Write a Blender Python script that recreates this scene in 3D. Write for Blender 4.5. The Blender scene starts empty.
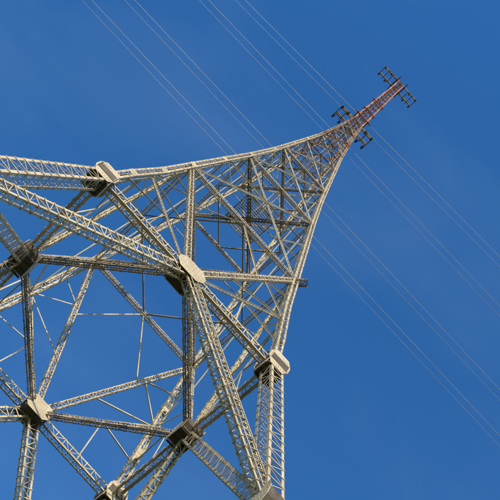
import bpy, math, random
import numpy as np
import bmesh
from mathutils import Vector, Matrix
random.seed(4)
V=Vector
sc=bpy.context.scene
sc.view_settings.view_transform='Standard'; sc.view_settings.look='None'; sc.view_settings.exposure=0
COL=sc.collection
# ---------------------------------------------------------------- camera
S0=146.4/268.9
f,pi_,ro,ya=918.17,1.18,0.78,0.06
CAM=V((.3*S0,-41.82*S0,1.6))
F=V((math.sin(ya)*math.cos(pi_),math.cos(ya)*math.cos(pi_),math.sin(pi_)))
R=F.cross(V((0,0,1))).normalized(); U=R.cross(F)
c_,s_=math.cos(ro),math.sin(ro); R,U=c_*R+s_*U,-s_*R+c_*U
cam=bpy.data.cameras.new("camera"); camo=bpy.data.objects.new("camera",cam); COL.objects.link(camo)
cam.lens=36*f/500; cam.sensor_width=36; cam.clip_end=20000; cam.clip_start=.1
camo.matrix_world=Matrix(((R.x,U.x,-F.x,CAM.x),(R.y,U.y,-F.y,CAM.y),(R.z,U.z,-F.z,CAM.z),(0,0,0,1)))
sc.camera=camo
# ---------------------------------------------------------------- materials
def mat(name,c1,c2,scale=1.5,rough=.6,metal=0.0,rust=None,rust_amt=.0):
    m=bpy.data.materials.new(name); m.use_nodes=True; nt=m.node_tree; N=nt.nodes; L=nt.links
    b=N['Principled BSDF']; b.inputs['Roughness'].default_value=rough; b.inputs['Metallic'].default_value=metal
    b.inputs['Specular IOR Level'].default_value=.3
    tc=N.new('ShaderNodeTexCoord'); n=N.new('ShaderNodeTexNoise'); n.inputs['Scale'].default_value=scale; n.inputs['Detail'].default_value=6
    L.new(tc.outputs['Object'],n.inputs['Vector'])
    r=N.new('ShaderNodeValToRGB'); r.color_ramp.elements[0].position=.35; r.color_ramp.elements[1].position=.65
    r.color_ramp.elements[0].color=(*c1,1); r.color_ramp.elements[1].color=(*c2,1)
    L.new(n.outputs['Fac'],r.inputs['Fac']); out=r.outputs['Color']
    if rust:
        n2=N.new('ShaderNodeTexNoise'); n2.inputs['Scale'].default_value=scale*.55; n2.inputs['Detail'].default_value=8
        n2.inputs['Roughness'].default_value=.7
        L.new(tc.outputs['Object'],n2.inputs['Vector'])
        r2=N.new('ShaderNodeValToRGB'); r2.color_ramp.elements[0].position=.62-rust_amt; r2.color_ramp.elements[1].position=.72-rust_amt
        L.new(n2.outputs['Fac'],r2.inputs['Fac'])
        mx=N.new('ShaderNodeMix'); mx.data_type='RGBA'; L.new(r2.outputs['Color'],mx.inputs['Factor'])
        L.new(out,mx.inputs['A']); mx.inputs['B'].default_value=(*rust,1); out=mx.outputs['Result']
    L.new(out,b.inputs['Base Color'])
    return m
STEEL=mat("weathered_cream_steel",(.43,.345,.225),(.60,.50,.35),1.3,.6,.0,(.24,.14,.08),.03)
DARK=mat("shade_darkened_steel",(.075,.058,.042),(.14,.11,.08),1.7,.7,.0,(.09,.05,.03),.05)  # shade under the joint boxes painted in as darker steel, plus rust patches
MIDC=mat("interior_shade_steel",(.24,.185,.13),(.42,.34,.24),1.1,.7,.0,(.14,.08,.05),.05)  # shadow on interior members put into a darker base colour, with rust patches
TOPC=mat("rusting_steel",(.26,.16,.10),(.45,.36,.26),.9,.75,.0,(.23,.085,.045),.14)
ARMC=mat("faded_crossarm_steel",(.34,.22,.15),(.52,.41,.31),.9,.75,.0,(.2,.08,.05),.06)
RUST=mat("red_oxide_steel",(.26,.09,.045),(.38,.155,.08),1.0,.8,.0,(.54,.45,.34),.06)
CONC=mat("concrete",(.26,.25,.23),(.36,.35,.32),.8,.9)
GRASS=mat("grass_ground",(.035,.055,.02),(.075,.09,.035),.25,.95)
WIRE=mat("aluminium_cable",(.42,.42,.46),(.52,.52,.55),.2,.5,.2)
PORC=mat("brown_porcelain",(.16,.09,.06),(.24,.14,.10),.5,.3)
# ---------------------------------------------------------------- mesh accumulator
class M:
    def __init__(s): s.v=[];s.f=[]
    def prism(s,p0,p1,prof0,prof1=None):
        prof1=prof1 or prof0
        n=len(prof0);b=len(s.v)
        s.v+= [tuple(p0+q) for q in prof0]+[tuple(p1+q) for q in prof1]
        for i in range(n):
            j=(i+1)%n; s.f.append((b+i,b+j,b+n+j,b+n+i))
        s.f.append(tuple(b+n-1-i for i in range(n))); s.f.append(tuple(b+n+i for i in range(n)))
    def bar(s,p0,p1,a,b,wa,wb):
        a=a*wa/2;b=b*wb/2
        s.prism(p0,p1,[-a-b,a-b,a+b,-a+b])
    def ang(s,p0,p1,a,b,w):
        t=w*.16
        s.prism(p0,p1,[V((0,0,0)),a*w,a*w+b*t,a*t+b*t,a*t+b*w,b*w])
    def obj(s,name,m,parent=None):
        me=bpy.data.meshes.new(name); me.from_pydata(s.v,[],s.f); me.validate()
        bm=bmesh.new(); bm.from_mesh(me); bmesh.ops.recalc_face_normals(bm,faces=bm.faces); bm.to_mesh(me); bm.free()
        me.materials.append(m); o=bpy.data.objects.new(name,me); COL.objects.link(o)
        if parent: o.parent=parent
        return o
def frame(p0,p1,n):
    d=(p1-p0).normalized(); a=d.cross(n)
    if a.length<1e-4: a=d.cross(V((1,.2,.1)))
    a.normalize(); b=a.cross(d).normalized()
    return d,a,b
def laced(m,p0,p1,n,w0,w1,dep0,dep1,ch,lw,rung=True,step=None,faces=(1,1,1,1)):
    """box lattice girder: 4 angle chords, zig-zag lacing on all sides"""
    d,a,b=frame(p0,p1,n); Ln=(p1-p0).length
    wm=(w0+w1)/2; step=step or wm*.95; k=max(2,round(Ln/step))
    def P(i,sa,sb):
        t=i/k; w=w0+(w1-w0)*t; dd=dep0+(dep1-dep0)*t
        return p0+d*Ln*t+a*sa*w/2+b*sb*dd/2
    for sa in(-1,1):
        for sb in(-1,1):
            m.ang(P(0,sa,sb),P(k,sa,sb),a*-sa,b*-sb,ch)
    for i in range(k):
        for fi,sb in enumerate((-1,1)):
            if not faces[fi]: continue
            z=1 if i%2 else -1
            off=b*(sb*.012)
            m.bar(P(i,-z,sb)+off,P(i+1,z,sb)+off,a,b,lw,lw*.25)
            if rung: m.bar(P(i+1,-1,sb)+off*2.2,P(i+1,1,sb)+off*2.2,d,b,lw,lw*.25)
        for fi,sa in enumerate((-1,1)):
            if not faces[2+fi]: continue
            z=1 if i%2 else -1
            off=a*(sa*.012)
            m.bar(P(i,sa,-z)+off,P(i+1,sa,z)+off,b,a,lw,lw*.25)
            if rung: m.bar(P(i+1,sa,-1)+off*2.2,P(i+1,sa,1)+off*2.2,d,a,lw,lw*.25)
def ladder(m,p0,p1,n,w,ch,lw,step=None):
    d,a,b=frame(p0,p1,n); Ln=(p1-p0).length; step=step or w*1.3;k=max(2,round(Ln/step))
    for sa in(-1,1): m.ang(p0+a*sa*w/2,p1+a*sa*w/2,a*-sa,b,ch)
    for i in range(k):
        z=1 if i%2 else -1
        m.bar(p0+d*Ln*i/k-a*z*w/2,p0+d*Ln*(i+1)/k+a*z*w/2,a,b,lw,lw*.3)
def single(m,p0,p1,n,w):
    d,a,b=frame(p0,p1,n); m.ang(p0-a*w/2,p1-a*w/2,a,b,w)
# ---------------------------------------------------------------- tower geometry
prof=[(0,12.2),(26.1,7.2),(29.7,6.6),(33.4,6.02),(36.7,5.42),(40,5.08),(44,4.62),(48.5,4.22),(54.5,3.68),(60.6,3.13),(67.2,2.6),(74,2.15),(84,1.5),(95.5,.95),(104,.7),(148,.5)]
zs=[p[0] for p in prof]; As=[p[1] for p in prof]
def half(z): return float(np.interp(z,zs,As))
SG=[(-1,-1),(1,-1),(1,1),(-1,1)]
NRM=[V((0,-1,0)),V((1,0,0)),V((0,1,0)),V((-1,0,0))]
def cor(i,z):
    a=half(z); s=SG[i%4]; return V((s[0]*a,s[1]*a,z))
def mid(i,z): return (cor(i,z)+cor(i+1,z))/2
tower=bpy.data.objects.new("electricity_pylon",None); COL.objects.link(tower)
legs=M();br=M();ring=M();inner=M();nodes=M();boxes=M();upper=M();mast=M();plat=M();topm=M()
ZR=36.7; ZF=26.1
for i in range(4):
    n=NRM[i]
    laced(legs,cor(i,.9),cor(i,ZF),NRM[i],.95,.82,.95,.82,.17,.07)
    laced(legs,cor(i,ZF),cor(i,ZR),NRM[i],.80,.70,.80,.70,.125,.05,step=.62)
    for j in (i,i+1):
        laced(br,cor(j,ZF),mid(i,ZR),n,.58,.6,.42,.42,.10,.05,step=.5)
    for j in (i,i+1):
        laced(ring,cor(j,ZR),mid(i,ZR),n,.5,.5,.4,.4,.08,.042,step=.5)
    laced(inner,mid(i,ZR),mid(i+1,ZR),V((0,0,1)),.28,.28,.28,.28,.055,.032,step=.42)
    laced(upper,mid(i,ZR),cor(i,48.5),n,.34,.28,.2,.18,.065,.035,step=.45)
    laced(upper,mid(i,ZR),cor(i+1,48.5),n,.34,.28,.2,.18,.065,.035,step=.45)
    ladder(upper,mid(i,ZR),cor(i,42.4),n,.2,.055,.03)
    ladder(upper,mid(i,ZR),cor(i+1,42.4),n,.2,.055,.03)
# climbing ladder carried on the outer face of one lower brace
d,a,b=frame(cor(1,ZF),mid(0,ZR),NRM[0]); sgn=-1 if b.y>0 else 1
q0=cor(1,ZF)+b*sgn*.30; q1=mid(0,ZR)-d*.7+b*sgn*.30; Lq=(q1-q0).length
for sa in(-.17,.17): br.bar(q0+a*sa,q1+a*sa,a,b,.04,.04)
for k in range(int(Lq/.3)): br.bar(q0+d*k*.3-a*.17,q0+d*k*.3+a*.17,d,b,.03,.03)
# gusset nodes: two chamfered cheek plates, web box between, stiffeners
def node(c,n,w,h,dep):
    n=n.normalized(); up=V((0,0,1)); t=n.cross(up).normalized(); up=(up-n*up.dot(n)).normalized()
    def outl(w,h,k=.62): return [t*x*w/2+up*y*h/2 for x,y in((-1,-.35),(-k,-1),(k,-1),(1,-.35),(1,.35),(k,1),(-k,1),(-1,.35))]
    boxes.prism(c-n*dep/2,c+n*dep/2,outl(w*.90,h*.90))
    for s in(-1,1):
        nodes.prism(c+n*s*(dep/2+.003),c+n*s*(dep/2+.03),outl(w,h))
        for x in np.linspace(-.4,.4,8):
            for y in(-.34,-.12,.12,.34):
                q=c+t*x*w+up*y*h; nodes.bar(q+n*s*(dep/2+.031),q+n*s*(dep/2+.045),t,up,.03,.03)
    for x in (-.45,-.15,.15,.45):
        q=c-up*h*.47+t*x*w*.8; boxes.bar(q-n*dep*.47,q+n*dep*.47,t,up,.05,.1)
for i in range(4):
    node(mid(i,ZR)-NRM[i]*.1+V((0,0,-.05)),NRM[i],1.55,1.05,.95)
    c=cor(i,ZR)
    node(c,NRM[i],1.15,1.3,.92); node(c+V((0,0,.004)),NRM[(i+3)%4],1.15,1.3,.925)
    node(cor(i,ZF),NRM[i],1.3,1.4,1.0)
LV=[36.7,48.5,60.6,70.5,79,86,92,97,101,104]
for i in range(4):
    zz=[36.7,40,44,48.5,54.5,60.6,67.2,74,79,84,90,95.5,104]
    for z0,z1 in zip(zz,zz[1:]):
        w0=float(np.interp(z0,[36,60,104],[.42,.33,.2])); w1=float(np.interp(z1,[36,60,104],[.42,.33,.2]))
        laced(legs if z0<84 else topm,cor(i,z0),cor(i,z1),NRM[i],w0,w1,w0,w1,.095*w0/.42+.012,.032,step=.62)
        c=cor(i,z1); dl=(cor(i,z1)-cor(i,z0)).normalized()*.3
        if z1<100:
            for s in(-1,1): (nodes if z1<84 else topm).bar(c+NRM[i]*s*(w1/2+.012)-dl,c+NRM[i]*s*(w1/2+.012)+dl,NRM[i].cross(V((0,0,1))),NRM[i],w1*1.05,.012)
for li in range(1,len(LV)-1):
    z0,z1=LV[li],LV[li+1]; w=float(np.interp(z0,[48,70,104],[.21,.14,.08]))
    for i in range(4):
        n=NRM[i]; m=upper if z0<79 else topm
        A0,B0,A1,B1=cor(i,z0),cor(i+1,z0),cor(i,z1),cor(i+1,z1)
        if li<4:
            ladder(m,A0,B1,n,w,.06 if li<3 else .05,.028); ladder(m,B0,A1,n*-1,w,.06 if li<3 else .05,.028)
        else:
            single(m,A0,B1,n,.1);single(m,B0,A1,n*-1,.1)
        a0,a1=half(z0),half(z1); t=a0/(a0+a1); zx=z0+(z1-z0)*t
        X=(mid(i,zx))
        if li<6:
            single(m,cor(i,zx),X,n,.075); single(m,cor(i+1,zx),X,n,.075)
            for q,(Pc,Qc) in enumerate(((A0,i),(B0,i+1))):
                mm=(Pc+X)/2; single(m,mm,cor(Qc,z0+(zx-z0)*.5),n,.055)
                single(m,mm,cor(Qc,zx),n,.055)
            for q,(Pc,Qc) in enumerate(((A1,i),(B1,i+1))):
                mm=(Pc+X)/2; single(m,mm,cor(Qc,zx+(z1-zx)*.5),n,.055)
for i in range(4):
    n=NRM[i];B=mid(i,ZR)
    for j in(i,i+1):
        T=cor(j,48.5)
        for t,z in((.33,42.4),(.66,42.4),(.66,45.5)):
            single(upper,B.lerp(T,t),cor(j,z),n,.07)
        q=B.lerp(cor(j,42.4),.55); single(upper,q,cor(j,39.4),n,.065); single(upper,q,B.lerp(cor(j,ZR),.55),n,.065)
    single(upper,mid(i,48.5),B.lerp(cor(i,48.5),.6),n,.07); single(upper,mid(i,48.5),B.lerp(cor(i+1,48.5),.6),n,.07)
for li in range(1,len(LV)):
    z=LV[li]; w=float(np.interp(z,[48,70,104],[.27,.18,.1])); m=ring if z<79 else topm
    for i in range(4):
        if li<4: laced(m,cor(i,z),cor(i+1,z),NRM[i],w,w,w,w,.05,.028,step=w*1.4)
        else: ladder(m,cor(i,z),cor(i+1,z),NRM[i],w,.05,.03)
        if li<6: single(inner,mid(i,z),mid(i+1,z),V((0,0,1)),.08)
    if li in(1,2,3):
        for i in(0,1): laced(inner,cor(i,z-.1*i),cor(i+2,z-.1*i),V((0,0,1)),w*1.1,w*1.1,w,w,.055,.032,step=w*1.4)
# rest platforms: open grating strips with handrails
for z in (60.6,79,92,101):
    a=half(z)*.42; nb=max(6,int(2*a/.16))
    for k in range(nb+1):
        y=-a+2*a*k/nb; plat.bar(V((-a,y,z)),V((a,y,z)),V((0,1,0)),V((0,0,1)),.05,.05)
    for q in range(4):
        p0=V((SG[q][0]*a,SG[q][1]*a,z));p1=V((SG[(q+1)%4][0]*a,SG[(q+1)%4][1]*a,z))
        for h in(.0,.55,1.1): plat.bar(p0+V((0,0,h)),p1+V((0,0,h)),NRM[q],V((0,0,1)),.045,.045)
        for t in np.linspace(0,1,5)[:-1]: plat.bar(p0.lerp(p1,t),p0.lerp(p1,t)+V((0,0,1.1)),V((1,0,0)),V((0,1,0)),.04,.04)
for sx in(-.2,.2): plat.bar(V((sx,.3,60.6)),V((sx,.3,146)),V((1,0,0)),V((0,1,0)),.045,.045)
for z in np.arange(60.8,104,.45): plat.bar(V((-.2,.3,z)),V((.2,.3,z)),V((0,1,0)),V((0,0,1)),.03,.03)
d=V((1,-1,0)).normalized(); p=cor(1,48.3); laced(inner,p,p+d*.7,V((0,0,1)),.4,.4,.25,.25,.06,.04)
# ---- mast
zz=list(np.linspace(104,148,15))
for z0,z1 in zip(zz,zz[1:]):
    for i in range(4):
        s=.17
        mast.bar(cor(i,z0),cor(i,z1),V((1,0,0)),V((0,1,0)),s,s)
        single(mast,cor(i,z0),cor(i+1,z1),NRM[i],.09)
        single(mast,cor(i,z1),cor(i+1,z1),NRM[i],.1)
def arm(m,z,hx,hy,nx):
    for y in(-hy,hy):
        for dz in(0,.7): m.bar(V((-hx,y,z+dz)),V((hx,y,z+dz)),V((0,1,0)),V((0,0,1)),.13,.13)
    xs=np.linspace(-hx,hx,nx)
    for k,x in enumerate(xs):
        m.bar(V((x,-hy-.3,z)),V((x,hy+.3,z)),V((1,0,0)),V((0,0,1)),.11,.11)
        for y in(-hy,hy): m.bar(V((x,y,z)),V((x,y,z+.7)),V((1,0,0)),V((0,1,0)),.07,.07)
armm=M()
arm(armm,146.2,3.5,.6,9); arm(armm,104.4,2.5,.45,7)
arm2=M()
for y in(-1.5,1.5): arm2.bar(V((-1.2,y,104.3)),V((1.2,y,104.3)),V((0,1,0)),V((0,0,1)),.12,.12)
for x in(-.8,.8):
    arm2.bar(V((x,-1.7,104.15)),V((x,1.7,104.15)),V((1,0,0)),V((0,0,1)),.14,.14)
    arm2.bar(V((x,-1.5,146.0)),V((x,1.5,146.0)),V((1,0,0)),V((0,0,1)),.14,.14)
for z in(112,120):
    for y in(-.9,.9): arm2.bar(V((-1.0,y,z)),V((1.0,y,z)),V((0,1,0)),V((0,0,1)),.1,.1)
    for x in(-.75,.75): arm2.bar(V((x,-1.0,z-.1)),V((x,1.0,z-.1)),V((1,0,0)),V((0,0,1)),.1,.1)
ins=M()
def disc(m,c,r,h,n=10):
    pr=[V((math.cos(a)*r,math.sin(a)*r,0)) for a in [2*math.pi*k/n for k in range(n)]]
    m.prism(c,c+V((0,0,h)),pr,[q*.4 for q in pr])
for z,hx in((104.4,2.4),(146.2,3.4)):
    for x in(-hx,-hx*.6,hx*.6,hx):
        for y in(-.7,.7):
            for k in range(7): disc(ins,V((x,y,z-.35-k*.17)),.13,.12)
            ins.bar(V((x,y,z-1.5)),V((x,y,z)),V((1,0,0)),V((0,1,0)),.04,.04)
legs.obj("legs",STEEL,tower);br.obj("leg_braces",STEEL,tower);ring.obj("ring_girders",STEEL,tower)
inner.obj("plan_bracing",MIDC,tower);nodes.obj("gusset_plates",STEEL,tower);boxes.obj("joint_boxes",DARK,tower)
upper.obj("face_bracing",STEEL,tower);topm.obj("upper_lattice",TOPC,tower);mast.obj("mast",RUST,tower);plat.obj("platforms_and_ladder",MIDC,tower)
armm.obj("crossarms",ARMC,tower);arm2.obj("crossarm_beams",RUST,tower);ins.obj("insulators",PORC,tower)
# ---------------------------------------------------------------- foundations
for i in range(4):
    m=M(); c=cor(i,0)
    for (r0,r1,z0,z1) in((2.2,2.1,-.5,.35),(1.5,1.0,.352,1.0)):
        q0=[V((x*r0,y*r0,0)) for x,y in((-1,-.8),(-.8,-1),(.8,-1),(1,-.8),(1,.8),(.8,1),(-.8,1),(-1,.8))]
        m.prism(V((c.x,c.y,z0)),V((c.x,c.y,z1)),q0,[q*(r1/r0) for q in q0])
    m.obj("concrete_foundation",CONC)
# ---------------------------------------------------------------- wires
def onz(t,z):
    d=F+R*(t[0]-250)/f+U*(250-t[1])/f; k=(z-CAM.z)/d.z; return CAM+d*k
for z,a,b in((112,(103,12),(488,423)),(112,(146,12),(488,377)),(125,(220,12),(488,294)),(125,(257,12),(488,245))):
  for off in(0,.95):
    p0,p1=onz(a,z),onz(b,z); c=(p0+p1)/2; d=(p1-p0).normalized(); pr=V((0,0,1)).cross(d)
    cu=bpy.data.curves.new("power_line",'CURVE'); cu.dimensions='3D'; cu.bevel_depth=.027 if off==0 else .019; cu.bevel_resolution=2
    n=121; sp=cu.splines.new('POLY'); sp.points.add(n-1)
    for k in range(n):
        x=-600+1200*k/(n-1); q=c+d*x+pr*off; sp.points[k].co=(q.x,q.y,z-x*x*7e-5,1)
    cu.materials.append(WIRE); o=bpy.data.objects.new("power_line",cu); COL.objects.link(o)
# ---------------------------------------------------------------- ground
m=M(); n=24; X=9000
g=[ (2*k/n-1) for k in range(n+1)]
for j in range(n+1):
    for i in range(n+1):
        x,y=[math.copysign(abs(q)**2.5,q)*X for q in(g[i],g[j])]
        m.v.append((x,y,0))
for j in range(n):
    for i in range(n): b=j*(n+1)+i; m.f.append((b,b+1,b+n+2,b+n+1))
m.obj("ground",GRASS)
# ---------------------------------------------------------------- light
el=math.radians(26); az=math.radians(-165)
sd=V((math.sin(az)*math.cos(el),math.cos(az)*math.cos(el),math.sin(el)))
sun=bpy.data.lights.new("sun",'SUN'); sun.energy=4.8; sun.angle=math.radians(.5); sun.color=(1,.89,.70)
so=bpy.data.objects.new("sun",sun); COL.objects.link(so); so.rotation_euler=sd.to_track_quat('Z','Y').to_euler()
w=bpy.data.worlds.new("World"); sc.world=w; w.use_nodes=True; nt=w.node_tree; N=nt.nodes;L=nt.links
bg=N['Background']; sky=N.new('ShaderNodeTexSky'); sky.sky_type='NISHITA'; sky.sun_disc=False
sky.sun_elevation=el; sky.sun_rotation=az; sky.altitude=20; sky.air_density=1.4; sky.dust_density=.0; sky.ozone_density=5
bg.inputs['Strength'].default_value=.15
tint=N.new('ShaderNodeHueSaturation'); tint.inputs['Hue'].default_value=.507; tint.inputs['Saturation'].default_value=1.24; tint.inputs['Value'].default_value=1.24
L.new(sky.outputs[0],tint.inputs['Color'])
tc=N.new('ShaderNodeTexCoord'); mp=N.new('ShaderNodeMapping'); mp.inputs['Scale'].default_value=(2.2,5,3); mp.inputs['Rotation'].default_value=(.2,.1,.5)
ns=N.new('ShaderNodeTexNoise'); ns.inputs['Scale'].default_value=1.6; ns.inputs['Detail'].default_value=6; ns.inputs['Roughness'].default_value=.5; ns.inputs['Distortion'].default_value=.4
rp=N.new('ShaderNodeValToRGB'); rp.color_ramp.elements[0].position=.42; rp.color_ramp.elements[1].position=.95
rp.color_ramp.elements[1].color=(.11,.11,.11,1)
mx=N.new('ShaderNodeMix'); mx.data_type='RGBA'; mx.inputs['B'].default_value=(2.6,3.8,5.6,1)
L.new(tc.outputs['Generated'],mp.inputs['Vector']); L.new(mp.outputs[0],ns.inputs['Vector']); L.new(ns.outputs['Fac'],rp.inputs['Fac'])
L.new(rp.outputs['Color'],mx.inputs['Factor']); L.new(tint.outputs[0],mx.inputs['A']); L.new(mx.outputs['Result'],bg.inputs['Color'])
